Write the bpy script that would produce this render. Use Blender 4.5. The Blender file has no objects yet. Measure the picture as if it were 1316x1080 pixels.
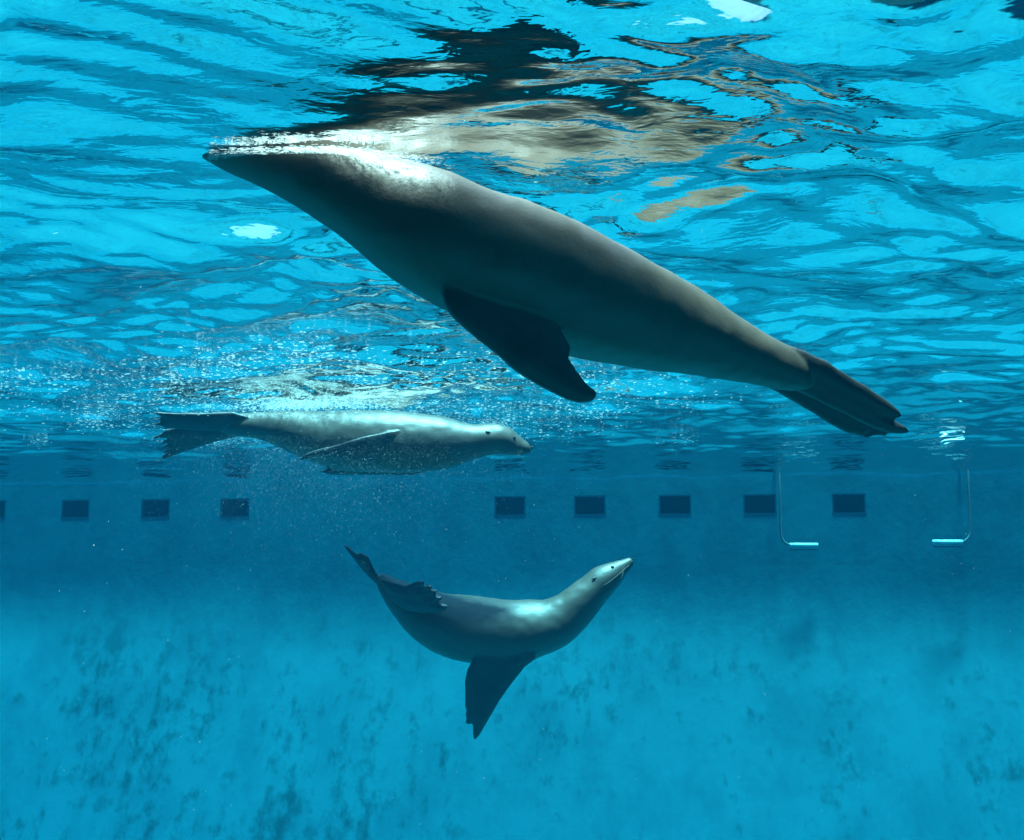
import bpy, bmesh, math, random
import numpy as np
from mathutils import Vector, Matrix
from mathutils.bvhtree import BVHTree

C = bpy.context.scene.collection
S = bpy.context.scene
rng = np.random.default_rng(7)
random.seed(7)

# ------------------------------------------------------------------ camera
F = 1490.0                                   # focal length in photo pixels (1316 wide), seen through a flat window
PITCH = math.radians(6.93)
CAM = Vector((0.0, 0.0, -1.0))               # one metre under the surface (surface is z = 0)
cd = bpy.data.cameras.new('camera')
cd.sensor_width = 36.0
cd.lens = F / 1316 * 36.0
cd.clip_start = 0.05
cd.clip_end = 500
cam = bpy.data.objects.new('camera', cd)
cam.location = CAM
cam.rotation_euler = (math.pi / 2 + PITCH, 0, 0)
C.objects.link(cam)
S.camera = cam

# ------------------------------------------------------------------ sky, sun, exposure
SUN_ELEV = 84.0
SUN_AZ = 150.0                               # compass-like angle: 180 = from behind the camera
w = bpy.data.worlds.new('World')
S.world = w
w.use_nodes = True
wn = w.node_tree
sky = wn.nodes.new('ShaderNodeTexSky')
sky.sky_type = 'NISHITA'
sky.sun_disc = False
sky.sun_elevation = math.radians(SUN_ELEV)
sky.sun_rotation = math.radians(SUN_AZ)
bg = wn.nodes['Background']
bg.inputs['Strength'].default_value = 0.10
wn.links.new(sky.outputs['Color'], bg.inputs['Color'])
sd = bpy.data.lights.new('sun', 'SUN')
sd.energy = 5.0
sd.angle = math.radians(8.0)
sd.color = (1.0, 0.95, 0.87)
sun = bpy.data.objects.new('sun', sd)
C.objects.link(sun)
a, e = math.radians(SUN_AZ), math.radians(SUN_ELEV)
to_sun = Vector((math.sin(a) * math.cos(e), math.cos(a) * math.cos(e), math.sin(e)))
sun.rotation_euler = to_sun.to_track_quat('Z', 'Y').to_euler()
sun.location = to_sun * 30
S.view_settings.view_transform = 'Standard'
S.view_settings.look = 'None'
S.view_settings.exposure = 2.6
S.view_settings.gamma = 1.0
S.view_settings.use_curve_mapping = False
cy = S.cycles
cy.use_denoising = True
cy.max_bounces = 8
cy.diffuse_bounces = 2
cy.glossy_bounces = 3
cy.transmission_bounces = 2
cy.transparent_max_bounces = 10
cy.volume_bounces = 1
cy.sample_clamp_indirect = 6.0
cy.caustics_reflective = False
cy.caustics_refractive = False


# ------------------------------------------------------------------ helpers
def at(px, py, Y):
    """world point at forward distance Y that the photo shows at pixel px, py"""
    x = (px - 658) / F
    y = (540 - py) / F
    d = Vector((x, math.cos(PITCH) - y * math.sin(PITCH), math.sin(PITCH) + y * math.cos(PITCH)))
    return CAM + d * (Y / d.y)


def link_mesh(name, verts, faces, mat=None, parent=None, smooth=False):
    me = bpy.data.meshes.new(name)
    me.from_pydata([tuple(v) for v in verts], [], faces)
    me.update()
    return link_me(name, me, mat, parent, smooth)


def link_me(name, me, mat=None, parent=None, smooth=False):
    if mat:
        me.materials.clear()
        me.materials.append(mat)
    if smooth:
        me.polygons.foreach_set('use_smooth', [True] * len(me.polygons))
    o = bpy.data.objects.new(name, me)
    C.objects.link(o)
    if parent:
        o.parent = parent
    return o


def link_bm(name, bm, mat=None, parent=None, smooth=False):
    bmesh.ops.recalc_face_normals(bm, faces=bm.faces)
    me = bpy.data.meshes.new(name)
    bm.to_mesh(me)
    bm.free()
    return link_me(name, me, mat, parent, smooth)


def tag(o, label=None, cat=None, group=None, kind=None):
    if label: o['label'] = label
    if cat: o['category'] = cat
    if group: o['group'] = group
    if kind: o['kind'] = kind
    return o


def empty(name, loc=(0, 0, 0)):
    o = bpy.data.objects.new(name, None)
    o.location = loc
    o.empty_display_size = 0.1
    C.objects.link(o)
    return o


def add_box(bm, c, s, bevel=0.0):
    r = bmesh.ops.create_cube(bm, size=1.0)
    vs = r['verts']
    for v in vs:
        v.co = Vector((v.co.x * s[0] + c[0], v.co.y * s[1] + c[1], v.co.z * s[2] + c[2]))
    if bevel:
        es = list({e for v in vs for e in v.link_edges})
        bmesh.ops.bevel(bm, geom=es, offset=bevel, segments=2, affect='EDGES', profile=0.5)


def catmull(pts, n):
    """n samples per span through a list of np arrays"""
    P = [np.asarray(p, float) for p in pts]
    P = [2 * P[0] - P[1]] + P + [2 * P[-1] - P[-2]]
    out = []
    for i in range(1, len(P) - 2):
        p0, p1, p2, p3 = P[i - 1:i + 3]
        for k in range(n):
            t = k / n
            out.append(0.5 * (2 * p1 + (p2 - p0) * t + (2 * p0 - 5 * p1 + 4 * p2 - p3) * t * t + (3 * p1 - p0 - 3 * p2 + p3) * t ** 3))
    out.append(P[-2])
    return out


def add_tube(bm, pts, rad, seg=10):
    """round tube through points (rad: number or list), capped"""
    P = [Vector(p) for p in pts]
    R = rad if isinstance(rad, (list, tuple)) else [rad] * len(P)
    rings = []
    up = None
    for i, p in enumerate(P):
        t = (P[min(i + 1, len(P) - 1)] - P[max(i - 1, 0)]).normalized()
        if up is None:
            up = t.orthogonal().normalized()
        s = t.cross(up).normalized()
        up = s.cross(t).normalized()
        rings.append([bm.verts.new(p + (up * math.cos(q) + s * math.sin(q)) * R[i]) for q in [2 * math.pi * k / seg for k in range(seg)]])
    for A, B in zip(rings, rings[1:]):
        for k in range(seg):
            bm.faces.new((A[k], A[(k + 1) % seg], B[(k + 1) % seg], B[k]))
    bm.faces.new(rings[0][::-1])
    bm.faces.new(rings[-1])


# ------------------------------------------------------------------ materials
def mat(name):
    m = bpy.data.materials.new(name)
    m.use_nodes = True
    n = m.node_tree
    return m, n, n.nodes['Principled BSDF'], n.nodes['Material Output']


def N(n, t, **kw):
    o = n.nodes.new(t)
    for k, v in kw.items():
        if hasattr(o, k) and not k[0].isupper():
            setattr(o, k, v)
        else:
            o.inputs[k.replace('_', ' ')].default_value = v
    return o


def ramp(n, fac, stops):
    r = n.nodes.new('ShaderNodeValToRGB')
    el = r.color_ramp.elements
    while len(el) < len(stops):
        el.new(0.5)
    for q, (p, c) in zip(el, stops):
        q.position = p
        q.color = (*c, 1) if len(c) == 3 else c
    n.links.new(fac, r.inputs['Fac'])
    return r.outputs['Color']


def mixc(n, f, A, B, mode='MIX'):
    m = n.nodes.new('ShaderNodeMix')
    m.data_type = 'RGBA'
    m.blend_type = mode
    for s, v in ((m.inputs[0], f), (m.inputs[6], A), (m.inputs[7], B)):
        if hasattr(v, 'links') or isinstance(v, bpy.types.NodeSocket):
            n.links.new(v, s)
        elif isinstance(v, (int, float)):
            s.default_value = v
        else:
            s.default_value = (*v, 1)
    return m.outputs[2]


def noise(n, vec, scale, detail=4.0, rough=0.55, dist=0.0):
    o = N(n, 'ShaderNodeTexNoise')
    o.inputs['Scale'].default_value = scale
    o.inputs['Detail'].default_value = detail
    o.inputs['Roughness'].default_value = rough
    o.inputs['Distortion'].default_value = dist
    n.links.new(vec, o.inputs['Vector'])
    return o.outputs['Fac']


def mapping(n, vec, scale, loc=(0, 0, 0)):
    m = n.nodes.new('ShaderNodeMapping')
    m.inputs['Scale'].default_value = scale
    m.inputs['Location'].default_value = loc
    n.links.new(vec, m.inputs['Vector'])
    return m.outputs['Vector']


def bump(n, height, strength, dist, out):
    b = n.nodes.new('ShaderNodeBump')
    b.inputs['Strength'].default_value = strength
    b.inputs['Distance'].default_value = dist
    n.links.new(height, b.inputs['Height'])
    n.links.new(b.outputs['Normal'], out)
    return b


def paint_material(name, col, pale, stain, stain_amount=1.0):
    """painted concrete with algae stains that run down it; UV: u metres along, v metres down"""
    m, n, p, o = mat(name)
    uv = n.nodes.new('ShaderNodeTexCoord').outputs['UV']
    fine = noise(n, mapping(n, uv, (1, 0.62, 1)), 6.0, 8.0, 0.66, 0.0)
    big = noise(n, mapping(n, uv, (0.55, 0.28, 1), (3.1, 7.7, 0)), 1.0, 3.0, 0.5)
    streak = noise(n, mapping(n, uv, (1.4, 0.16, 1), (9.3, 1.7, 0)), 1.0, 3.0, 0.6)
    cloud = noise(n, mapping(n, uv, (0.8, 0.5, 1), (5, 2, 0)), 2.2, 8.0, 0.68)
    a1 = n.nodes.new('ShaderNodeMath'); a1.operation = 'MULTIPLY_ADD'
    n.links.new(streak, a1.inputs[0]); a1.inputs[1].default_value = 0.55
    n.links.new(fine, a1.inputs[2])
    a2 = n.nodes.new('ShaderNodeMath'); a2.operation = 'MULTIPLY_ADD'
    n.links.new(big, a2.inputs[0]); a2.inputs[1].default_value = 0.45
    n.links.new(a1.outputs[0], a2.inputs[2])
    dark = ramp(n, a2.outputs[0], [(0.0, (0, 0, 0)), (0.0, (0, 0, 0)), (1.0, (1, 1, 1))])
    mr = n.nodes.new('ShaderNodeMapRange')
    a3 = n.nodes.new('ShaderNodeMath'); a3.operation = 'MULTIPLY_ADD'      # thicker growth at the left end
    sx0 = n.nodes.new('ShaderNodeSeparateXYZ')
    n.links.new(uv, sx0.inputs[0])
    n.links.new(sx0.outputs['X'], a3.inputs[0]); a3.inputs[1].default_value = -0.006
    n.links.new(a2.outputs[0], a3.inputs[2])
    n.links.new(a3.outputs[0], mr.inputs['Value'])
    mr.inputs['From Min'].default_value = 1.03
    mr.inputs['From Max'].default_value = 1.22
    mr.inputs['To Max'].default_value = 0.7 * stain_amount
    mr2 = n.nodes.new('ShaderNodeMapRange')
    n.links.new(cloud, mr2.inputs['Value'])
    mr2.inputs['From Min'].default_value = 0.44
    mr2.inputs['From Max'].default_value = 0.62
    mr2.inputs['To Max'].default_value = 0.5 * stain_amount
    sx_ = n.nodes.new('ShaderNodeSeparateXYZ')
    n.links.new(uv, sx_.inputs[0])
    ed = n.nodes.new('ShaderNodeMath'); ed.operation = 'MULTIPLY_ADD'   # flat bottom gets an added tone to steer mirrored and bounced light, ragged edge
    n.links.new(cloud, ed.inputs[0]); ed.inputs[1].default_value = 1.6
    n.links.new(sx_.outputs['Y'], ed.inputs[2])
    me_ = n.nodes.new('ShaderNodeMapRange')
    n.links.new(ed.outputs[0], me_.inputs['Value'])
    me_.inputs['From Min'].default_value = 4.6
    me_.inputs['From Max'].default_value = 7.2
    col2 = mixc(n, me_.outputs[0], col, pale)
    base = mixc(n, mr2.outputs[0], col2, mixc(n, 1.0, col2, (0.5, 0.6, 0.66), 'MULTIPLY'))
    mr3 = n.nodes.new('ShaderNodeMapRange')              # algae grows on the lower, sloping part
    n.links.new(sx_.outputs['Y'], mr3.inputs['Value'])
    mr3.inputs['From Min'].default_value = 0.2
    mr3.inputs['From Max'].default_value = 1.4
    ml = n.nodes.new('ShaderNodeMath'); ml.operation = 'MULTIPLY'
    n.links.new(mr.outputs[0], ml.inputs[0]); n.links.new(mr3.outputs[0], ml.inputs[1])
    base = mixc(n, ml.outputs[0], base, stain)
    n.links.new(base, p.inputs['Base Color'])
    p.inputs['Roughness'].default_value = 0.85
    p.inputs['Specular IOR Level'].default_value = 0.1
    bump(n, fine, 0.4, 0.02, p.inputs['Normal'])
    return m


PAINT = (0.018, 0.185, 0.225)
m_floor = paint_material('pool_paint', PAINT, (0.013, 0.15, 0.18), (0.003, 0.038, 0.042))
m_wall = m_floor


def plain(name, col, rough=0.6, spec=0.3, metal=0.0, nscale=12.0, amount=0.25):
    m, n, p, o = mat(name)
    oc = n.nodes.new('ShaderNodeTexCoord').outputs['Object']
    f = noise(n, oc, nscale, 5.0, 0.6)
    n.links.new(mixc(n, f, [q * (1 - amount) for q in col], [min(1, q * (1 + amount)) for q in col]), p.inputs['Base Color'])
    p.inputs['Roughness'].default_value = rough
    p.inputs['Specular IOR Level'].default_value = spec
    p.inputs['Metallic'].default_value = metal
    return m


m_niche = plain('niche_dark', (0.012, 0.02, 0.03), 0.7, 0.1)
m_frame = plain('niche_frame', (0.006, 0.07, 0.10), 0.7, 0.1)
m_deck = plain('deck_concrete', (0.45, 0.44, 0.41), 0.8, 0.2)
m_pipe = plain('white_pipe', (0.85, 0.86, 0.84), 0.35, 0.5, nscale=30, amount=0.06)
m_pipe_dim = plain('pipe_shaded', (0.16, 0.17, 0.17), 0.6, 0.2, nscale=30)  # white pipe's upright, its shade put into a darker colour
m_eye = plain('eye_black', (0.008, 0.007, 0.007), 0.12, 0.6)
m_nose = plain('nose_black', (0.012, 0.011, 0.011), 0.35, 0.5)
m_whisker = plain('whisker', (0.16, 0.14, 0.11), 0.4, 0.3)


def fur_material(name, back, belly):
    m, n, p, o = mat(name)
    oc = n.nodes.new('ShaderNodeTexCoord').outputs['Object']
    f1 = noise(n, oc, 5.0, 6.0, 0.6, 0.4)
    f2 = noise(n, oc, 110.0, 3.0, 0.6)
    f3 = noise(n, oc, 45.0, 4.0, 0.6)
    c = mixc(n, f1, back, belly)
    c = mixc(n, 0.35, c, mixc(n, f3, [q * 0.55 for q in back], [q * 1.5 for q in back]))
    at_ = n.nodes.new('ShaderNodeAttribute')
    at_.attribute_name = 'bare_skin'                    # flippers are bare, nearly black skin
    c = mixc(n, at_.outputs['Fac'], c, (0.011, 0.010, 0.010))
    n.links.new(c, p.inputs['Base Color'])
    p.inputs['Roughness'].default_value = 0.5
    p.inputs['Specular IOR Level'].default_value = 0.8
    ad = n.nodes.new('ShaderNodeMath'); ad.operation = 'ADD'
    n.links.new(f2, ad.inputs[0]); n.links.new(f3, ad.inputs[1])
    bump(n, ad.outputs[0], 0.25, 0.003, p.inputs['Normal'])
    return m


m_fur1 = fur_material('fur_dark_brown', (0.074, 0.052, 0.031), (0.034, 0.024, 0.015))
m_fur2 = fur_material('fur_grey_brown', (0.070, 0.054, 0.038), (0.034, 0.027, 0.019))

# bubbles: thin bright shells that let the light through
m_bub, n, p, o = mat('air_bubble')
p.inputs['Base Color'].default_value = (0.92, 0.93, 0.92, 1)
p.inputs['Roughness'].default_value = 0.12
tr = n.nodes.new('ShaderNodeBsdfTranslucent')
tr.inputs['Color'].default_value = (0.92, 0.93, 0.92, 1)
mx = n.nodes.new('ShaderNodeMixShader')
mx.inputs[0].default_value = 0.6
n.links.new(p.outputs[0], mx.inputs[1]); n.links.new(tr.outputs[0], mx.inputs[2])
m2 = n.nodes.new('ShaderNodeMixShader')
m2.inputs[0].default_value = 0.68
clear = n.nodes.new('ShaderNodeBsdfTransparent')
n.links.new(mx.outputs[0], m2.inputs[1]); n.links.new(clear.outputs[0], m2.inputs[2])
n.links.new(m2.outputs[0], o.inputs['Surface'])

# water surface: Fresnel decides between mirror and clear; seen from below beyond the critical angle it is a full mirror
m_water, n, p, o = mat('water_surface')
n.nodes.remove(p)
oc = n.nodes.new('ShaderNodeTexCoord').outputs['Object']
rip = noise(n, mapping(n, oc, (1.0, 1.5, 1)), 9.0, 3.0, 0.5, 0.3)
bp = n.nodes.new('ShaderNodeBump')
bp.inputs['Strength'].default_value = 0.5
bp.inputs['Distance'].default_value = 0.010
n.links.new(rip, bp.inputs['Height'])
fr = n.nodes.new('ShaderNodeFresnel')
fr.inputs['IOR'].default_value = 1.33
gl = n.nodes.new('ShaderNodeBsdfGlossy')
gl.inputs['Roughness'].default_value = 0.02
gl.inputs['Color'].default_value = (1, 1, 1, 1)
tp = n.nodes.new('ShaderNodeBsdfTransparent')
n.links.new(bp.outputs['Normal'], fr.inputs['Normal'])
n.links.new(bp.outputs['Normal'], gl.inputs['Normal'])
mx = n.nodes.new('ShaderNodeMixShader')
n.links.new(fr.outputs[0], mx.inputs[0])
n.links.new(tp.outputs[0], mx.inputs[1]); n.links.new(gl.outputs[0], mx.inputs[2])
n.links.new(mx.outputs[0], o.inputs['Surface'])

# the body of blue water
m_haze = bpy.data.materials.new('blue_water')
m_haze.use_nodes = True
n = m_haze.node_tree
n.nodes.remove(n.nodes['Principled BSDF'])
pv = n.nodes.new('ShaderNodeVolumePrincipled')
HD = 0.25
pv.inputs['Density'].default_value = HD
pv.inputs['Color'].default_value = (0.0004, 0.010, 0.020, 1)
pv.inputs['Absorption Color'].default_value = (0.03, 0.57, 0.68, 1)
pv.inputs['Anisotropy'].default_value = 0.2
n.links.new(pv.outputs[0], n.nodes['Material Output'].inputs['Volume'])

# ------------------------------------------------------------------ pool: back wall with niches, cove, slope, floor
WO = Vector((0, 14, 0))
WU = Vector((1, -0.146, 0)).normalized()
WN = Vector((-WU.y * -1, 0, 0))
WN = Vector((WU.y, -WU.x, 0)).normalized()         # towards the camera
WM = Matrix(((WU.x, WN.x, 0, WO.x), (WU.y, WN.y, 0, WO.y), (0, 0, 1, 0), (0, 0, 0, 1)))   # local (along, out of wall, up)


def wall_hit(px, py):
    d = at(px, py, 1.0) - CAM
    t = (WO - CAM).dot(WN) / d.dot(WN)
    q = CAM + d * t - WO
    return q.dot(WU), q.z


VC = -1.05
HW, HH = 0.345, 0.205
niche_px = [(-10, 653), (97, 653), (200, 653), (302, 654), (655.5, 653), (758, 652), (867.5, 651), (976.5, 648), (1091, 644)]
niches = [wall_hit(*q) for q in niche_px]
hz = sum(v for u, v in niches) / len(niches)
us = sorted(sum([[u - HW / 2, u + HW / 2] for u, v in niches], [-17.0, 17.0]))
vs_ = [VC, hz - HH / 2, hz + HH / 2, 0.28]
verts, faces, uvs = [], [], []
idx = {}
for i, u in enumerate(us):
    for j, v in enumerate(vs_):
        idx[i, j] = len(verts)
        verts.append((u, 0, v))
for i in range(len(us) - 1):
    hole = i % 2 == 1
    for j in range(3):
        if hole and j == 1:
            continue
        faces.append((idx[i, j], idx[i + 1, j], idx[i + 1, j + 1], idx[i, j + 1]))


def uv_from(o, fn):
    me = o.data
    uvl = me.uv_layers.new(name='UVMap')
    for l in me.loops:
        uvl.data[l.index].uv = fn(me.vertices[l.vertex_index].co)


wall = link_mesh('back_wall', verts, faces, m_wall)
wall.matrix_world = WM
uv_from(wall, lambda c: (c.x, VC - c.z))
tag(wall, 'deep blue painted pool wall behind the sea lions', kind='structure')

# floor sheet: hangs from the wall, bends through a cove into a slope, then the flat bottom
prof = [(0.0, VC)]
ANG, BEND = math.radians(20), 1.3
for k in range(1, 29):
    t = (k - 0.5) / 28
    q = ANG * t * t * (3 - 2 * t)
    prof.append((prof[-1][0] + BEND / 28 * math.sin(q), prof[-1][1] - BEND / 28 * math.cos(q)))
n0, v0 = prof[-1]
L = (v0 + 4.3) / math.cos(ANG)
for k in range(1, 25):
    t = L * k / 24
    prof.append((n0 + t * math.sin(ANG), v0 - t * math.cos(ANG)))
nl, vl = prof[-1]
for k in range(1, 13):
    prof.append((nl + (19 - nl) * k / 12, vl))
NU = 170
verts, faces = [], []
arc = [0.0]
for A, B in zip(prof, prof[1:]):
    arc.append(arc[-1] + math.hypot(B[0] - A[0], B[1] - A[1]))
for i in range(NU + 1):
    u = -17 + 34 * i / NU
    for j, (nn, vv) in enumerate(prof):
        k = min(1, j / 22)
        h = k * (0.03 * math.sin(u * 1.3 + arc[j] * 0.7) * math.sin(arc[j] * 1.1 - u * .35) + 0.006 * math.sin(u * 3.7 + 1.3 * math.sin(arc[j] * 2.1)))
        verts.append((u, nn + h * 0.7, vv + h * 0.7 if j > 0 else vv))
M = len(prof)
for i in range(NU):
    for j in range(M - 1):
        faces.append((i * M + j, (i + 1) * M + j, (i + 1) * M + j + 1, i * M + j + 1))
floor = link_mesh('pool_floor', verts, faces, m_floor, smooth=True)
floor.matrix_world = WM
me = floor.data
uvl = me.uv_layers.new(name='UVMap')
for l in me.loops:
    i, j = divmod(l.vertex_index, M)
    uvl.data[l.index].uv = (-17 + 34 * i / NU, arc[j])
tag(floor, 'pale blue sloping pool floor with dark algae stains', kind='structure')


def slab(name, c, s, m, label, world=None):
    bm = bmesh.new()
    add_box(bm, c, s)
    o = link_bm(name, bm, m)
    if world: o.matrix_world = world
    uv_from(o, lambda c: (c.x + c.y, c.z))
    return tag(o, label, kind='structure')


slab('side_wall_left', (-14.3, 6.3, -2.4), (0.3, 19.4, 5.3), m_wall, 'left side wall of the pool')
slab('side_wall_right', (14.3, 6.3, -2.4), (0.3, 17.4, 5.3), m_wall, 'right side wall of the pool')
slab('window_wall', (0, -1.6, -2.225), (28.2, 0.3, 5.65), m_wall, 'pool wall on the viewing side')
slab('pool_deck', (0, -1.13, 0.20), (34, 2.2, 0.12), m_deck, 'concrete deck along the far edge of the pool', WM)

u_ = Vector((0.865, 0.502, 0))  # unseen slab added overhead to shade the near flank of the largest animal
BM_ = Matrix(((u_.x, -u_.y, 0, 0.898), (u_.y, u_.x, 0, 2.220), (0, 0, 1, 0), (0, 0, 0, 1)))
slab('shade_slab', (3.5, 0, 0.66), (23, 1.9, 0.1), m_deck, 'unseen slab added above the near end of the pool to shade the largest sea lion', BM_)

# niches: recessed boxes with a frame and a back plate
def make_niche():
    root = empty('overflow_niche')
    bm = bmesh.new()
    w2, h2, d = HW / 2 + 0.003, HH / 2 + 0.003, 0.40
    P = [(-w2, -0.001, -h2), (w2, -0.001, -h2), (w2, -0.001, h2), (-w2, -0.001, h2)]
    Q = [(x, -d, z) for x, y, z in P]
    a_ = [bm.verts.new(q) for q in P]; b_ = [bm.verts.new(q) for q in Q]
    for k in range(4):
        bm.faces.new((a_[k], a_[(k + 1) % 4], b_[(k + 1) % 4], b_[k]))
    me = bpy.data.meshes.new('recess'); bm.to_mesh(me); bm.free()
    link_me('recess', me, m_niche, root)
    w2, h2 = HW / 2, HH / 2
    bm = bmesh.new()
    add_box(bm, (0, -d - 0.008, 0), (HW + 0.04, 0.02, HH + 0.04))
    link_bm('back_plate', bm, m_niche, root)
    bm = bmesh.new()
    t = 0.018
    for c, s in (((0, 0.0015, h2 + t / 2), (HW + 2 * t, 0.005, t)), ((0, 0.0015, -h2 - t / 2), (HW + 2 * t, 0.005, t)),
                 ((w2 + t / 2, 0.001, 0), (t, 0.005, HH - 0.006)), ((-w2 - t / 2, 0.001, 0), (t, 0.005, HH - 0.006))):
        add_box(bm, c, s)
    link_bm('frame', bm, m_frame, root)
    return root


def copy_tree(o):
    c = o.copy(); C.objects.link(c)
    for ch in list(o.children):
        d = ch.copy(); C.objects.link(d); d.parent = c
    return c


niche_labels = [
    'dark square wall niche cut off by the left edge of the photo',
    'dark square wall niche left of the fish tail of the swimming sea lion, second from the left edge',
    'dark square wall niche below the tail flippers of the middle sea lion',
    'dark square wall niche below the hips of the middle sea lion, behind bubbles',
    'dark square wall niche just right below the snout of the middle sea lion',
    'dark square wall niche above the raised head of the lowest sea lion',
    'dark square wall niche alone, midway between lowest sea lion head and the first white pipe',
    'dark square wall niche touching the upright of the left white pipe',
    'dark square wall niche between the two bent white pipes',
]
niche_labels[1] = 'dark square wall niche in open water, second from the left edge of the photo'
proto = make_niche()
for i, (u, v) in enumerate(niches):
    o = proto if i == 0 else copy_tree(proto)
    o.matrix_world = WM @ Matrix.Translation((u, 0, hz))
    tag(o, niche_labels[i], 'wall niche', 'dark overflow niches along the pool wall')


# ------------------------------------------------------------------ bent white pipes hanging from the far deck
def make_pipe(px_up, px_end, py_bar, Y, label):
    corner = at(px_up, py_bar, Y)
    end = at(px_end, py_bar, Y)
    s = 1 if end.x > corner.x else -1
    root = empty('bent_pipe', corner)
    bm = bmesh.new()
    r = 0.13
    pts = [Vector((0, 0.3, 0.17 - corner.z)), Vector((0, 0.12, 0.17 - corner.z)), Vector((0, 0.03, 0.14 - corner.z)), Vector((0, 0, 0.05 - corner.z)), Vector((0, 0, (0.3 - corner.z) * 0.5)), Vector((0, 0, r))]
    for k in range(1, 7):
        q = math.pi / 2 * k / 6
        pts.append(Vector((s * r * (1 - math.cos(q)), 0, r * (1 - math.sin(q)))))
    add_tube(bm, pts, 0.013, 12)
    link_bm('upright', bm, m_pipe_dim, root, True)
    L_ = abs(end.x - corner.x)
    bm = bmesh.new()
    add_tube(bm, [Vector((s * (r * 0.75), 0, 0.002)), Vector((s * L_ * 0.6, 0, 0.002)), Vector((s * L_, 0, 0.002))], 0.026, 12)
    link_bm('foot_bar', bm, m_pipe, root, True)
    bm = bmesh.new()
    add_box(bm, (s * (L_ / 2 + 0.05), 0.0, -0.045), (L_ - 0.12, 0.05, 0.022), 0.004)
    link_bm('tread', bm, m_frame, root)
    return tag(root, label, 'pipe', 'bent white pipes in front of the far wall')


make_pipe(1004, 1051, 701, 13.33, 'left of two bent white pipes, its foot turned to the right, beside a niche')
make_pipe(1248, 1199, 697, 13.03, 'right of two bent white pipes, its foot turned to the left, near the photo edge')


# ------------------------------------------------------------------ sea lions
SPINE = []


def loft(bm, stations, seg=64, per=8):
    """stations: (point, radius up/down, radius sideways); rings are perpendicular to the spine"""
    A = catmull([np.array([*p, r, q]) for p, r, q in stations], per)
    SPINE[:] = A
    rings = []
    for i, s in enumerate(A):
        p = Vector(s[:3])
        t = (Vector(A[min(i + 1, len(A) - 1)][:3]) - Vector(A[max(i - 1, 0)][:3])).normalized()
        side = Vector((0, 1, 0))
        side = (side - t * side.dot(t)).normalized()
        up = t.cross(side).normalized()
        r, q = max(s[3], 0.003), max(s[4], 0.003)
        rings.append([bm.verts.new(p + up * (r * math.sin(k)) + side * (q * math.cos(k))) for k in [2 * math.pi * j / seg for j in range(seg)]])
    for X, Y in zip(rings, rings[1:]):
        for k in range(seg):
            bm.faces.new((X[k], X[(k + 1) % seg], Y[(k + 1) % seg], Y[k]))
    bm.faces.new(rings[0][::-1]); bm.faces.new(rings[-1])


FLIP = []


def flipper(bm, outline, th, edge=0.007, width=0.06, cell=0.02, arch=0.0):
    """outline: world points round a blade; thickness swells away from the rim"""
    b = bmesh.new()
    vs = [b.verts.new(p) for p in outline]
    b.faces.new(vs)
    bmesh.ops.triangulate(b, faces=b.faces[:])
    for _ in range(6):
        es = [q for q in b.edges if q.calc_length() > cell * 1.6]
        if not es: break
        bmesh.ops.subdivide_edges(b, edges=es, cuts=1)
        bmesh.ops.triangulate(b, faces=b.faces[:])
    rim = [q for q in b.edges if q.is_boundary]
    P = np.array([[*q.verts[0].co] for q in rim]); Q = np.array([[*q.verts[1].co] for q in rim])
    nrm = Vector((0, 0, 0))
    for f in b.faces: nrm += f.normal * f.calc_area()
    nrm = nrm.normalized() if nrm.length > 0 else Vector((0, -1, 0))
    if nrm.y > 0: nrm = -nrm
    b.verts.index_update()
    top, bot = {}, {}
    for v in b.verts:
        c = np.array(v.co)
        d = Q - P
        t = np.clip(((c - P) * d).sum(1) / np.maximum((d * d).sum(1), 1e-12), 0, 1)
        dist = np.sqrt((((P + d * t[:, None]) - c) ** 2).sum(1)).min()
        h = edge + (th - edge) * math.sqrt(min(1, dist / width))
        top[v] = bm.verts.new(v.co + nrm * h); bot[v] = bm.verts.new(v.co - nrm * h)
    for f in b.faces:
        try:
            bm.faces.new([top[v] for v in f.verts]); bm.faces.new([bot[v] for v in reversed(f.verts)])
        except ValueError:
            pass
    for q in rim:
        x, y = q.verts
        bm.faces.new((top[x], top[y], bot[y], bot[x]))
    b.verts.ensure_lookup_table()
    FLIP.append(([top[v].co.copy() for v in b.verts] + [bot[v].co.copy() for v in b.verts],
                 [[v.index for v in f.verts] for f in b.faces] + [[v.index + len(b.verts) for v in f.verts] for f in b.faces]))
    b.free()


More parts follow.
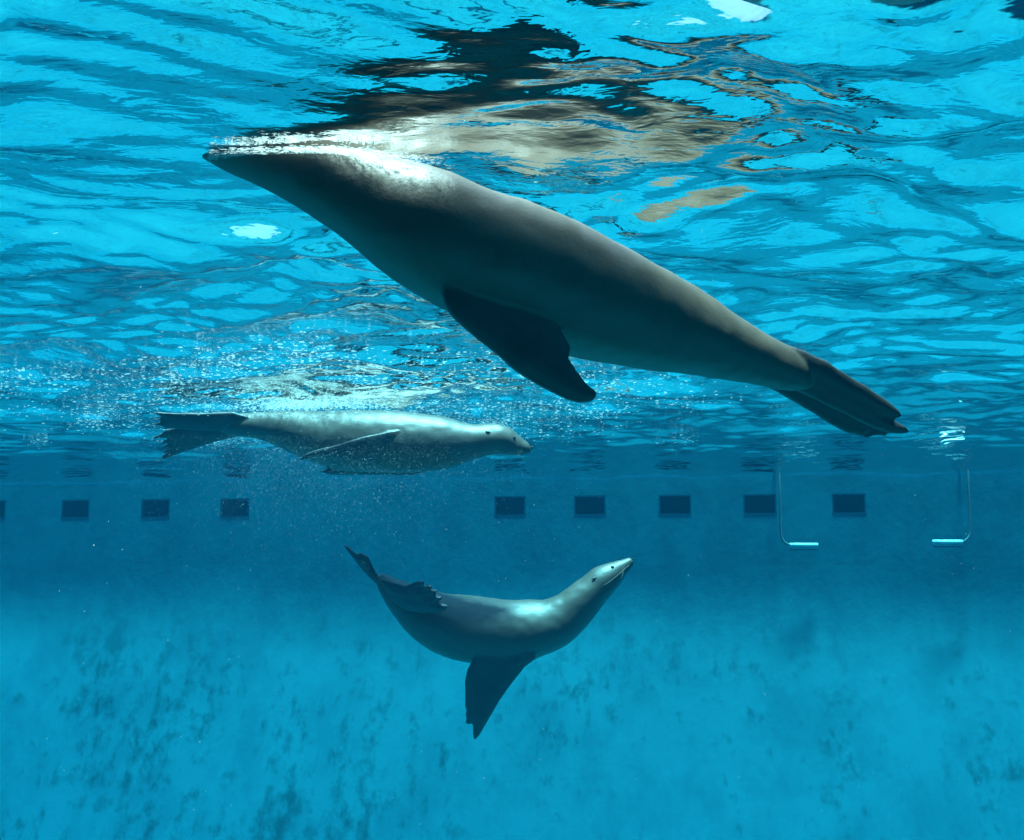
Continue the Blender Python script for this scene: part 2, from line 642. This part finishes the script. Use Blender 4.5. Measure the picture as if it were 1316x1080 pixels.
def body_mesh(bm, name, material, voxel, smooth_it=3):
    bmesh.ops.recalc_face_normals(bm, faces=bm.faces)
    me = bpy.data.meshes.new(name)
    bm.to_mesh(me); bm.free()
    tmp = bpy.data.objects.new('tmp', me)
    C.objects.link(tmp)
    r = tmp.modifiers.new('r', 'REMESH'); r.mode = 'VOXEL'; r.voxel_size = voxel
    s = tmp.modifiers.new('s', 'SMOOTH'); s.iterations = smooth_it; s.factor = 0.5
    dg = bpy.context.evaluated_depsgraph_get(); dg.update()
    out = bpy.data.meshes.new_from_object(tmp.evaluated_get(dg))
    bpy.data.objects.remove(tmp)
    out.name = name
    from mathutils import noise as mn
    skin = np.zeros(len(out.vertices), np.float32)
    for vv, ff in FLIP:
        tree = BVHTree.FromPolygons(vv, ff)
        for k, v in enumerate(out.vertices):
            q = tree.find_nearest(v.co, 0.03)
            if q[0] is not None:
                skin[k] = max(skin[k], min(1.0, max(0.0, (0.02 - q[3]) / 0.01)))
    FLIP.clear()
    co = np.array([v.co[:] for v in out.vertices]); sp = np.array(SPINE)
    ratio = np.min(np.linalg.norm(co[:, None, :] - sp[None, ::2, :3], axis=2) / np.maximum(sp[None, ::2, 3:].mean(2), .02), axis=1)
    skin *= np.clip((ratio - 0.96) / 0.16, 0, 1).astype(np.float32)      # the dark skin fades into fur at the shoulder
    out.attributes.new('bare_skin', 'FLOAT', 'POINT').data.foreach_set('value', skin)
    nrm = [v.normal.copy() for v in out.vertices]
    for v, n_ in zip(out.vertices, nrm):        # loose skin over fat: shallow uneven swells
        c_ = v.co.copy()
        v.co = c_ + n_ * (0.007 * mn.noise(c_ * 5.0) + 0.0025 * mn.noise(c_ * 17.0))
    return out


def hit_surface(me, px, py):
    bvh = BVHTree.FromPolygons([v.co for v in me.vertices], [p.vertices for p in me.polygons])
    d = (at(px, py, 1.0) - CAM).normalized()
    loc, nor, i, dist = bvh.ray_cast(CAM, d)
    return loc, nor


def stations_px(rows, scale_side=1.0):
    """rows: px, py, radius in px, distance, [sideways factor]"""
    out = []
    for row in rows:
        x, y, r, Y = row[:4]
        k = row[4] if len(row) > 4 else scale_side
        out.append((at(x, y, Y), r * Y / F, r * Y / F * k))
    return out


def finish_sealion(me, material, label, eyes, ears, nose, whisk):
    """turn the world-space mesh into a thing with its origin in its middle and facial parts"""
    c = Vector(np.mean([v.co for v in me.vertices], axis=0))
    me.transform(Matrix.Translation(-c))
    o = link_me('sea_lion', me, material, None, True)
    o.location = c
    tag(o, label, 'sea lion', 'sea lions swimming in the pool')
    for p, nor, r in eyes:
        bm = bmesh.new()
        bmesh.ops.create_icosphere(bm, subdivisions=3, radius=r, matrix=Matrix.Translation(p - nor * r * 0.45 - c))
        link_bm('eye', bm, m_eye, o, True)
    for p, nor, r, back in ears:
        bm = bmesh.new()
        b = (back - nor * back.dot(nor)).normalized()
        add_tube(bm, [p - c - nor * r * .3, p - c + nor * r * .35 + b * r * .9, p - c + nor * r * .5 + b * r * 2.2, p - c + nor * r * .45 + b * r * 3.2], [r * .5, r * .62, r * .5, r * .1], 8)
        link_bm('ear', bm, material, o, True)
    if nose:
        p, r, d = nose
        bm = bmesh.new()
        bmesh.ops.create_icosphere(bm, subdivisions=3, radius=1.0)
        d = Vector(d).normalized()
        rot = d.to_track_quat('X', 'Z').to_matrix().to_4x4()
        bm.transform(Matrix.Translation(p - c) @ rot @ Matrix.Diagonal((r * .6, r * 1.05, r * .75, 1)))
        link_bm('nose', bm, m_nose, o, True)
    if whisk:
        bm = bmesh.new()
        for p, d, ln in whisk:
            d = d.normalized()
            add_tube(bm, [p - c, p - c + d * ln * .5 + Vector((0, 0, -ln * .04)), p - c + d * ln + Vector((0, 0, -ln * .18))], [0.0005, 0.0004, 0.0002], 4)
        link_bm('whiskers', bm, m_whisker, o)
    return o


def pxline(pts, Y):
    out = []
    for q in pts:
        out.append(at(q[0], q[1], q[2] if len(q) > 2 else Y))
    return out


def smooth_px(pts, n=3):
    return [tuple(q) for q in catmull(pts, n)]


def muzzle_whiskers(me, spots, fwd, side, ln, k=6):
    out = []
    for (px, py) in spots:
        h, nr = hit_surface(me, px, py)
        if h is None: continue
        for j in range(k):
            d = side * 0.9 - fwd * 0.55 + Vector((0, 0, -0.5 + 0.16 * j)) + nr * 0.3
            out.append((h + Vector((0, 0, 0.004 * (j - k / 2))), d, ln * (0.7 + 0.3 * random.random())))
    return out


# --- the large one, head out of the water, close to the window, tail pointing away
bm = bmesh.new()
D = 2.80


def DA(x):
    return float(np.interp(x, [180, 265, 430, 560, 640, 740, 860, 1000, 1168], [2.80, 2.80, 2.83, 2.92, 3.02, 3.17, 3.37, 3.60, 3.85]))


A_rows = [(188, 118, 12), (204, 127, 25), (232, 142, 37), (276, 163, 45), (318, 181, 49), (366, 200, 53), (412, 224, 56),
          (458, 247, 61), (495, 267, 70), (530, 285, 79), (568, 304, 84), (610, 324, 86), (658, 342, 86), (706, 362, 85),
          (769, 387, 79), (834, 409, 67), (893, 431, 54), (934, 446, 44), (968, 459, 36), (998, 471, 30), (1022, 481, 22), (1040, 488, 10)]
loft(bm, stations_px([(x, y, r, DA(x)) for x, y, r in A_rows], 0.95))
# near front flipper, sweeping back under the chest
out = smooth_px([(566, 345), (572, 392), (598, 424), (640, 457), (682, 489), (716, 509), (742, 517), (759, 514), (764, 505),
                 (754, 497), (743, 483), (733, 469), (727, 458), (730, 446), (712, 415), (672, 360)], 3)[:-1]
flipper(bm, pxline([(x, y, 2.98 + (x - 640) * .0010 - .045 + (y - 345) * .0002) for x, y in out], 2.6), 0.026, 0.008, 0.05)
# far front flipper
out = smooth_px([(590, 350), (598, 395), (625, 425), (668, 455), (700, 470), (722, 476), (726, 464), (712, 440), (690, 400), (660, 350)], 3)[:-1]
flipper(bm, pxline([(x, y, 3.02 + (x - 640) * .0015 + .08 + (y - 350) * .0014) for x, y in out], 3.0), 0.024, 0.008, 0.05)
# hind flippers trailing together
for out, off, th in (
    ([(968, 437), (1004, 442), (1032, 452), (1062, 465), (1092, 484), (1118, 500), (1146, 519), (1157, 528), (1160, 535), (1153, 539), (1140, 534), (1120, 528), (1085, 514), (1040, 494), (1000, 478), (972, 466)], -0.02, 0.022),
    ([(978, 458), (1010, 466), (1055, 482), (1100, 508), (1135, 530), (1152, 541), (1166, 549), (1170, 555), (1160, 559), (1142, 557), (1118, 548), (1085, 532), (1045, 512), (1005, 492), (978, 478)], 0.0, 0.024),
    ([(975, 462), (1010, 474), (1050, 490), (1090, 514), (1120, 535), (1136, 547), (1143, 555), (1138, 561), (1129, 560), (1119, 554), (1114, 556), (1121, 561), (1112, 563), (1088, 556), (1060, 541), (1028, 522), (998, 504), (972, 488)], 0.05, 0.022)):
    flipper(bm, pxline([(x, y, DA(1000) + (x - 1000) * .0014 + off + .0013 * (y - (450 + (x - 975) * .5))) for x, y in out], D), th, 0.006, 0.04)
me = body_mesh(bm, 'sea_lion', m_fur1, 0.0065, 3)
D = 2.80
fw = (at(188, 118, D) - at(318, 181, D)).normalized()
eyes, ears = [], []
bvh = BVHTree.FromPolygons([v.co for v in me.vertices], [q.vertices for q in me.polygons])
ctr = at(232, 142, D)
for s_ in (-1, 1):
    loc, nor, i, d_ = bvh.ray_cast(ctr + Vector((0, s_ * 0.6, 0.22)), Vector((0, -s_ * 0.6, -0.20)).normalized())
    if loc: eyes.append((loc, nor, 0.017))
    loc, nor, i, d_ = bvh.ray_cast(at(292, 170, D) + Vector((0, s_ * 0.6, 0.06)), Vector((0, -s_, -.04)).normalized())
    if loc: ears.append((loc, nor, 0.010, -fw))
wk = []
for s_ in (-1, 1):
    for j in range(6):
        p_ = at(206, 130, D) + Vector((0.01 * (j % 3), s_ * 0.03, -0.012 + 0.007 * (j // 2)))
        wk.append((p_, Vector((-0.2 + 0.1 * j, s_, -0.35)), 0.13))
finish_sealion(me, m_fur1, 'largest sea lion, head above the surface, dark body slanting down across the top', eyes, ears, (at(187, 117, D), 0.02, fw), wk)

# --- the middle one, gliding just under the surface
bm = bmesh.new()
D = 7.3
B_rows = [(683, 577, 4, D), (679, 577, 8, D), (670, 575, 11.5, D), (658, 571, 16, D), (644, 566, 19.5, D), (628, 565, 20.5, D), (606, 567.5, 23.5, D), (576, 570, 33, D + .02), (540, 569, 38, D + .04),
          (500, 568, 40, D + .05), (450, 566.5, 39.5, D + .06), (410, 561.5, 34, D + .07), (372, 553, 26, D + .08), (342, 548, 19.5, D + .08), (318, 547, 16, D + .08), (298, 547, 13, D + .08), (282, 547, 6, D + .08)]
loft(bm, stations_px(B_rows, 0.97))
px = D / F
# brow and lower jaw
out = [(512, 553), (478, 559), (450, 566), (425, 574), (402, 580), (391, 585), (385, 592), (398, 589), (408, 587), (420, 587), (440, 590), (470, 592), (505, 590), (530, 578), (532, 562)]
flipper(bm, pxline([(x, y, D - .172 + .09 * min(1, max(0, (x - 455) / 60)) + (y - 575) * .0022) for x, y in smooth_px(out, 2)], D), 0.022, 0.006, 0.05)
out = [(540, 590), (500, 590), (455, 592), (430, 597), (418, 600), (423, 602), (411, 606), (425, 609), (450, 610), (490, 611), (530, 610), (556, 604)]
flipper(bm, pxline([(x, y, D + .12 + (y - 600) * .003) for x, y in out], D), 0.026, 0.008, 0.05)
out = [(345, 543), (318, 535), (299, 530), (262, 531.5), (228, 531), (196, 529), (203, 534), (209, 536.5), (195, 538.7), (209, 541), (194, 545), (210, 548.5), (214, 551), (240, 552), (275, 553), (318, 553), (345, 549)]
flipper(bm, pxline([(x, y, D + .03 - .0002 * (330 - x) + (y - 540) * .0028) for x, y in out], D), 0.022, 0.0075, 0.05, 0.016)
out = [(345, 545), (320, 543), (280, 543), (235, 547), (213, 552.5), (207, 557.9), (192, 564.7), (211, 562.3), (217, 563), (207, 570), (219, 568.7), (208, 576), (220, 574.5), (209, 582), (219, 580.6), (207, 587), (216, 586), (201, 593), (234.7, 581.5), (262, 573), (289, 564.5), (306, 561), (325, 558), (345, 552)]
flipper(bm, pxline([(x, y, D + .12 + .0004 * (330 - x) + (y - 565) * .0028) for x, y in out], D), 0.022, 0.0075, 0.05, 0.016)
me = body_mesh(bm, 'sea_lion', m_fur2, 0.0055, 3)
fw = Vector((1, 0, -.25)).normalized()
eyes, ears = [], []
h, nr = hit_surface(me, 661, 563)
eyes.append((h, nr, 0.013)); eyes.append((Vector((h.x, 2 * D - h.y, h.z)), Vector((nr.x, -nr.y, nr.z)), 0.013))
h, nr = hit_surface(me, 630, 556)
ears.append((h, nr, 0.010, -fw)); ears.append((Vector((h.x, 2 * D - h.y, h.z)), Vector((nr.x, -nr.y, nr.z)), 0.010, -fw))
finish_sealion(me, m_fur2, 'middle sea lion swimming to the right just under the surface among bubbles', eyes, ears, (at(684, 575.5, D), 0.014, fw),
               muzzle_whiskers(me, [(672, 577)], fw, Vector((0, -1, 0)), 0.14))

# --- the lowest one, back arched, looking up to the right
bm = bmesh.new()
D = 7.5
C_rows = [(813, 720.5, 4, D), (809, 723, 7, D), (801, 728.5, 10, D), (790, 736, 14.5, D), (776, 746, 19.5, D), (763, 758.5, 21.5, D), (748, 773, 24.5, D), (730, 789, 28, D + .01), (706, 803, 33.5, D + .02),
          (680, 809, 38, D + .03), (650, 813, 40.5, D + .04), (620, 811, 42, D + .05), (590, 806, 41, D + .05), (563, 798, 36.5, D + .05), (540, 786, 31, D + .05), (521, 772, 24, D + .05), (506, 760, 17.5, D + .05), (495, 750, 12, D + .05), (487, 742, 7, D + .05)]
loft(bm, stations_px(C_rows, 0.97))
# front flipper hanging down
out = [(640, 815), (618, 832), (606, 851), (600.5, 861), (597, 876), (597.5, 893), (597.5, 908), (599.5, 913), (598, 918), (600, 923), (598.5, 929), (603, 931), (607, 928.5), (608.5, 936), (609, 943), (609.5, 951), (616, 943), (624, 930), (634, 914), (643, 899), (654, 884), (664, 870), (674, 857), (688, 846), (690, 822)]
flipper(bm, pxline([(x, y, D - .12 + (y - 815) * .0013) for x, y in out], D), 0.024, 0.007, 0.06)
out = [(650, 815), (630, 835), (620, 855), (612, 885), (614, 915), (625, 905), (640, 884), (655, 866), (672, 845), (680, 822)]
flipper(bm, pxline([(x, y, D + .24) for x, y in smooth_px(out, 2)], D), 0.028, 0.010, 0.06)
# hind flippers: one trailing up and back, one folded over the hip
out = [(498, 764), (487, 755), (470, 738), (456, 720), (447, 708), (441.7, 700.5), (449, 704), (455, 710), (459, 713), (462, 710), (468, 713.5), (473, 716), (477, 724), (482, 734), (489, 741), (502, 748)]
flipper(bm, pxline([(x, y, D + .06 + (y - 725) * .002) for x, y in out], D), 0.022, 0.0075, 0.05, 0.016)
out = [(490, 744), (508, 748.5), (522, 753), (530, 749), (536, 746.5), (543.5, 746.5), (544, 750), (541, 754), (555, 753), (552, 757), (548, 759), (562, 759), (558, 763), (551, 765), (567, 768.5), (562, 772), (558, 775), (575.5, 778.7), (572, 784), (562, 787.5), (545, 788), (522, 784), (505, 772), (494, 756)]
flipper(bm, pxline([(x, y, D - .07 - .0022 * (x - 490) + (y - 765) * .002) for x, y in out], D), 0.022, 0.0075, 0.05, 0.016)
me = body_mesh(bm, 'sea_lion', m_fur2, 0.0055, 3)
fw = Vector((.8, 0, .55)).normalized()
eyes, ears = [], []
h, nr = hit_surface(me, 787, 729)
eyes.append((h, nr, 0.013)); eyes.append((Vector((h.x, 2 * D - h.y, h.z)), Vector((nr.x, -nr.y, nr.z)), 0.013))
h, nr = hit_surface(me, 766, 742)
ears.append((h, nr, 0.010, -fw)); ears.append((Vector((h.x, 2 * D - h.y, h.z)), Vector((nr.x, -nr.y, nr.z)), 0.010, -fw))
finish_sealion(me, m_fur2, 'lowest sea lion, body arched and head raised, one front flipper hanging straight down', eyes, ears, (at(814, 719, D), 0.010, fw),
               muzzle_whiskers(me, [(803, 727)], fw, Vector((0, -1, 0)), 0.14))



def mouth(o, pts):
    loc = []
    vs = [v.co for v in o.data.vertices]; ps = [q.vertices for q in o.data.polygons]
    tree = BVHTree.FromPolygons(vs, ps)
    for x, y in catmull([np.array(q, float) for q in pts], 4):
        d = (at(x, y, 1.0) - CAM).normalized()
        h, nr, i_, _ = tree.ray_cast(CAM - o.location, d)
        if h is not None: loc.append(h + nr * 0.0005)
    if len(loc) > 2:
        bm = bmesh.new()
        add_tube(bm, loc, [0.0008] + [0.0018] * (len(loc) - 2) + [0.0008], 6)
        link_bm('mouth_line', bm, m_whisker, o, True)


lions = [o for o in C.objects if o.get('category') == 'sea lion']
mouth(lions[1], [(682, 580), (675, 581), (667, 580), (660, 577)])
mouth(lions[2], [(809, 726), (801, 733), (792, 741), (783, 748), (775, 753)])

# ------------------------------------------------------------------ water surface
def axis(lo, hi, fn):
    xs = [0.0]
    while xs[-1] < hi: xs.append(xs[-1] + fn(xs[-1]))
    ys = [0.0]
    while ys[-1] > lo: ys.append(ys[-1] - fn(ys[-1]))
    q = np.array(sorted(set(xs + ys)))
    return np.clip(q, lo, hi)


XS = axis(-14.1, 14.1, lambda x: 0.016 + 0.012 * abs(x) if abs(x) < 6 else 0.12)
ys = [-1.4]
while ys[-1] < 15.7:
    y = ys[-1]
    ys.append(y + (0.06 if y < 1.2 else 0.012 + 0.0024 * (y - 1.2)))
YS = np.array(ys)
X, Y = np.meshgrid(XS, YS, indexing='ij')
Zw = np.zeros_like(X)
# slow warp keeps the wave trains from looking like a grid
Xw = X + 0.18 * np.sin(1.1 * Y + .7) + 0.11 * np.sin(2.3 * X + 1.9 * Y) + 0.05 * np.sin(5.1 * X - 3.7 * Y)
Yw = Y + 0.16 * np.sin(1.3 * X + 2.1) + 0.10 * np.sin(2.1 * X - 2.6 * Y + 1) + 0.05 * np.sin(4.3 * X + 5.3 * Y)
for k in range(64):
    lam = 0.13 * (1.9 / 0.13) ** rng.random()
    th = rng.normal(math.pi / 2, 0.75)
    kk = 2 * math.pi / lam
    slope = 0.0315 * (1.5 if lam < 0.35 else 0.85 if lam > 0.9 else 1.0)
    Zw += slope / kk * np.sin(kk * (Xw * math.cos(th) + Yw * math.sin(th)) + rng.random() * 6.283)
churn = np.exp(-(((X + 1.2) / 1.9) ** 2)) * np.exp(-(((Y - 7.0) / 1.5) ** 2))
for k in range(26):
    lam = 0.085 * (0.3 / 0.085) ** rng.random()
    th = rng.normal(1.2, 0.9)
    kk = 2 * math.pi / lam
    Zw += churn * 0.045 / kk * np.sin(kk * (Xw * math.cos(th) + Yw * math.sin(th) + 0.06 * np.sin(3.1 * X + 4.3 * Y + k)) + rng.random() * 6.283)
Zw *= np.interp(Y, [4.5, 11.0], [1.0, 0.62])
Zw *= 1 - 0.4 * np.exp(-(((X - 0.3) / 0.8) ** 2 + ((Y - 2.6) / 0.6) ** 2))
Zw += 0.035 * np.exp(-(((X + 0.30) / 0.28) ** 2 + ((Y - 2.88) / 0.25) ** 2))        # water heaped up on the shoulders
calm = np.exp(-(((X + 0.6) / 0.6) ** 2 + ((Y - 2.8) / 0.4) ** 2))
Zw *= 1 - 0.85 * calm
# the wall end: no clipping through the wall: stop the sheet just in front of it
wall_y = 14 - 0.146 * X - 0.02
Ycl = np.minimum(Y, wall_y)
nx, ny = X.shape
V = np.stack([X, Ycl, Zw], -1).reshape(-1, 3)
I = np.arange(nx * ny).reshape(nx, ny)
Fq = np.stack([I[:-1, :-1], I[1:, :-1], I[1:, 1:], I[:-1, 1:]], -1).reshape(-1, 4)
keep = (Y[:-1, :-1] < wall_y[:-1, :-1]).reshape(-1)
Fq = Fq[keep]
me = bpy.data.meshes.new('water')
me.vertices.add(len(V)); me.vertices.foreach_set('co', V.ravel())
me.loops.add(Fq.size); me.loops.foreach_set('vertex_index', Fq.ravel().astype(np.int32))
me.polygons.add(len(Fq)); me.polygons.foreach_set('loop_start', np.arange(0, Fq.size, 4, dtype=np.int32))
me.update(calc_edges=True)
me.validate()
water = link_me('water', me, m_water, None, True)
tag(water, 'rippled underside of the water surface mirroring the pool', kind='structure')

# ------------------------------------------------------------------ bubbles
ico = bmesh.new()
bmesh.ops.create_icosphere(ico, subdivisions=1, radius=1.0)
ico.verts.ensure_lookup_table()
IV = np.array([v.co[:] for v in ico.verts]); IF = np.array([[v.index for v in f.verts] for f in ico.faces])
ico.free()


def bubbles(name, P, Rr, label, stretch=None):
    P = np.asarray(P); Rr = np.asarray(Rr)
    n_ = len(P)
    sc = np.ones((n_, 3)) if stretch is None else stretch
    V = (P[:, None, :] + IV[None] * (Rr[:, None] * sc)[:, None, :]).reshape(-1, 3)
    Fs = (IF[None] + (np.arange(n_) * len(IV))[:, None, None]).reshape(-1, 3)
    me = bpy.data.meshes.new(name)
    me.vertices.add(len(V)); me.vertices.foreach_set('co', V.ravel())
    me.loops.add(Fs.size); me.loops.foreach_set('vertex_index', Fs.ravel().astype(np.int32))
    me.polygons.add(len(Fs)); me.polygons.foreach_set('loop_start', np.arange(0, Fs.size, 3, dtype=np.int32))
    me.update(calc_edges=True)
    o = link_me(name, me, m_bub, None, True)
    return tag(o, label, kind='stuff')


def pts_px(xs, ys, Y):
    return np.array([at(x, y, q)[:] for x, y, q in zip(xs, ys, Y)])


# churned bubbles just under the surface around the middle sea lion
n1 = 15000
nc = 150
cx = rng.normal(-1.2, 1.0, nc); cyy = rng.uniform(5.2, 9.6, nc); sx = rng.uniform(.05, .35, nc); sy = rng.uniform(.02, .14, nc)
tl = rng.normal(-0.35, .2, nc)
ci = rng.integers(0, nc, n1)
dx = rng.normal(0, 1, n1) * sx[ci]
P = np.stack([cx[ci] + dx, cyy[ci] + rng.normal(0, 1, n1) * sy[ci] + dx * tl[ci], -0.02 - np.abs(rng.normal(0, .035, n1))], -1)
bubbles('surface_bubbles', P, np.minimum(.0034, np.exp(rng.normal(math.log(.0012), .7, n1))), 'white bubbles churned up under the surface round the middle sea lion',
        np.stack([1.2 + rng.random(n1) * 3.5, np.ones(n1), .6 + .3 * rng.random(n1)], -1))
# bubble plume sinking beneath it
n2 = 1700
x = rng.normal(430, 95, n2); y = 575 + np.abs(rng.normal(0, 52, n2)); q = rng.normal(7.1, .3, n2)
P = pts_px(x, y, q); P = P[P[:, 2] < -0.03]
bubbles('drifting_bubbles', P, np.minimum(.0026, np.exp(rng.normal(math.log(.0011), .6, len(P)))), 'fine plume of drifting bubbles below the middle sea lion')
# milky cloud of the finest bubbles
n6 = 16000
x = rng.normal(420, 110, n6); y = 560 + np.abs(rng.normal(0, 70, n6)) * (0.5 + rng.random(n6)); q = rng.normal(7.35, .45, n6)
P = pts_px(x, y, q); P = P[P[:, 2] < -0.04]
bubbles('fine_bubbles', P, np.exp(rng.normal(math.log(.0008), .25, len(P))), 'milky cloud of very fine bubbles under the middle sea lion')
# scattered specks nearer and farther
n3 = 420
x = rng.uniform(0, 1316, n3); y = rng.uniform(330, 1060, n3) - 0; q = rng.uniform(2.0, 9.0, n3)
P = pts_px(x, y, q); P = P[P[:, 2] < -0.05]
bubbles('water_specks', P, .0012 * rng.uniform(.5, 1.4, len(P)), 'tiny pale specks floating in the open water')
# foam along the back of the large one
n4 = 5200
t = rng.beta(1.0, 2.0, n4)
x = 268 + t * 325
yy = np.interp(x, [255, 300, 360, 430, 480, 540, 600], [192, 189, 183, 177, 182, 197, 222]) + rng.normal(0, 1, n4) * np.interp(x, [262, 330, 430, 600], [1.5, 2.5, 5, 4]) + 2.5 * np.sin(x * .09) * np.sin(x * .023)
Dq = np.interp(x, [255, 430, 600], [2.76, 2.72, 2.80]) + rng.normal(0, .015, n4)
P = pts_px(x, yy, Dq); P[:, 2] = np.minimum(P[:, 2], -0.003 - .012 * rng.random(n4))
bubbles('splash_foam', P, np.exp(rng.normal(math.log(.00062), .6, n4)), 'white foam where the largest sea lion breaks the surface',
        np.stack([1.5 + rng.random(n4) * 4.5, np.ones(n4), .6 + .4 * rng.random(n4)], -1))

# foam raft over the hindquarters of the middle one, packed to shade them
n5 = 1500
x = rng.normal(395, 50, n5); Dq = rng.normal(7.3, .13, n5)
P = pts_px(x, np.full(n5, 535.0), Dq); P[:, 2] = -0.012 - .02 * rng.random(n5)
bubbles('foam_raft', P, np.exp(rng.normal(math.log(.0032), .35, n5)), 'patch of white foam on the surface above the tail of the middle sea lion',
        np.stack([1 + rng.random(n5), np.ones(n5), .5 + .3 * rng.random(n5)], -1))

# a small pale ring afloat on the right
bm = bmesh.new()
c = at(1225, 562, 9.35)
ring = [Vector((0.085 * math.cos(q), 0.10 * math.sin(q), 0.010 * math.sin(q * 2 + .6) - 0.012 + .02 * math.cos(q))) for q in [2 * math.pi * k / 28 for k in range(26)]]
add_tube(bm, ring, [0.004 + 0.011 * math.sin(math.pi * k / 25) for k in range(26)], 8)
r_ = link_bm('floating_ring', bm, m_pipe, None, True)
r_.location = (c.x, c.y, -0.02)
tag(r_, 'small open white ring floating at the surface above the right bent pipe', 'ring')

# ------------------------------------------------------------------ the volume of water itself
bm = bmesh.new()
add_box(bm, (0, 6.5, -2.4), (48, 34, 6.8))
hz_o = link_bm('haze', bm, m_haze)
tag(hz_o, 'blue-green water filling the pool', kind='stuff')
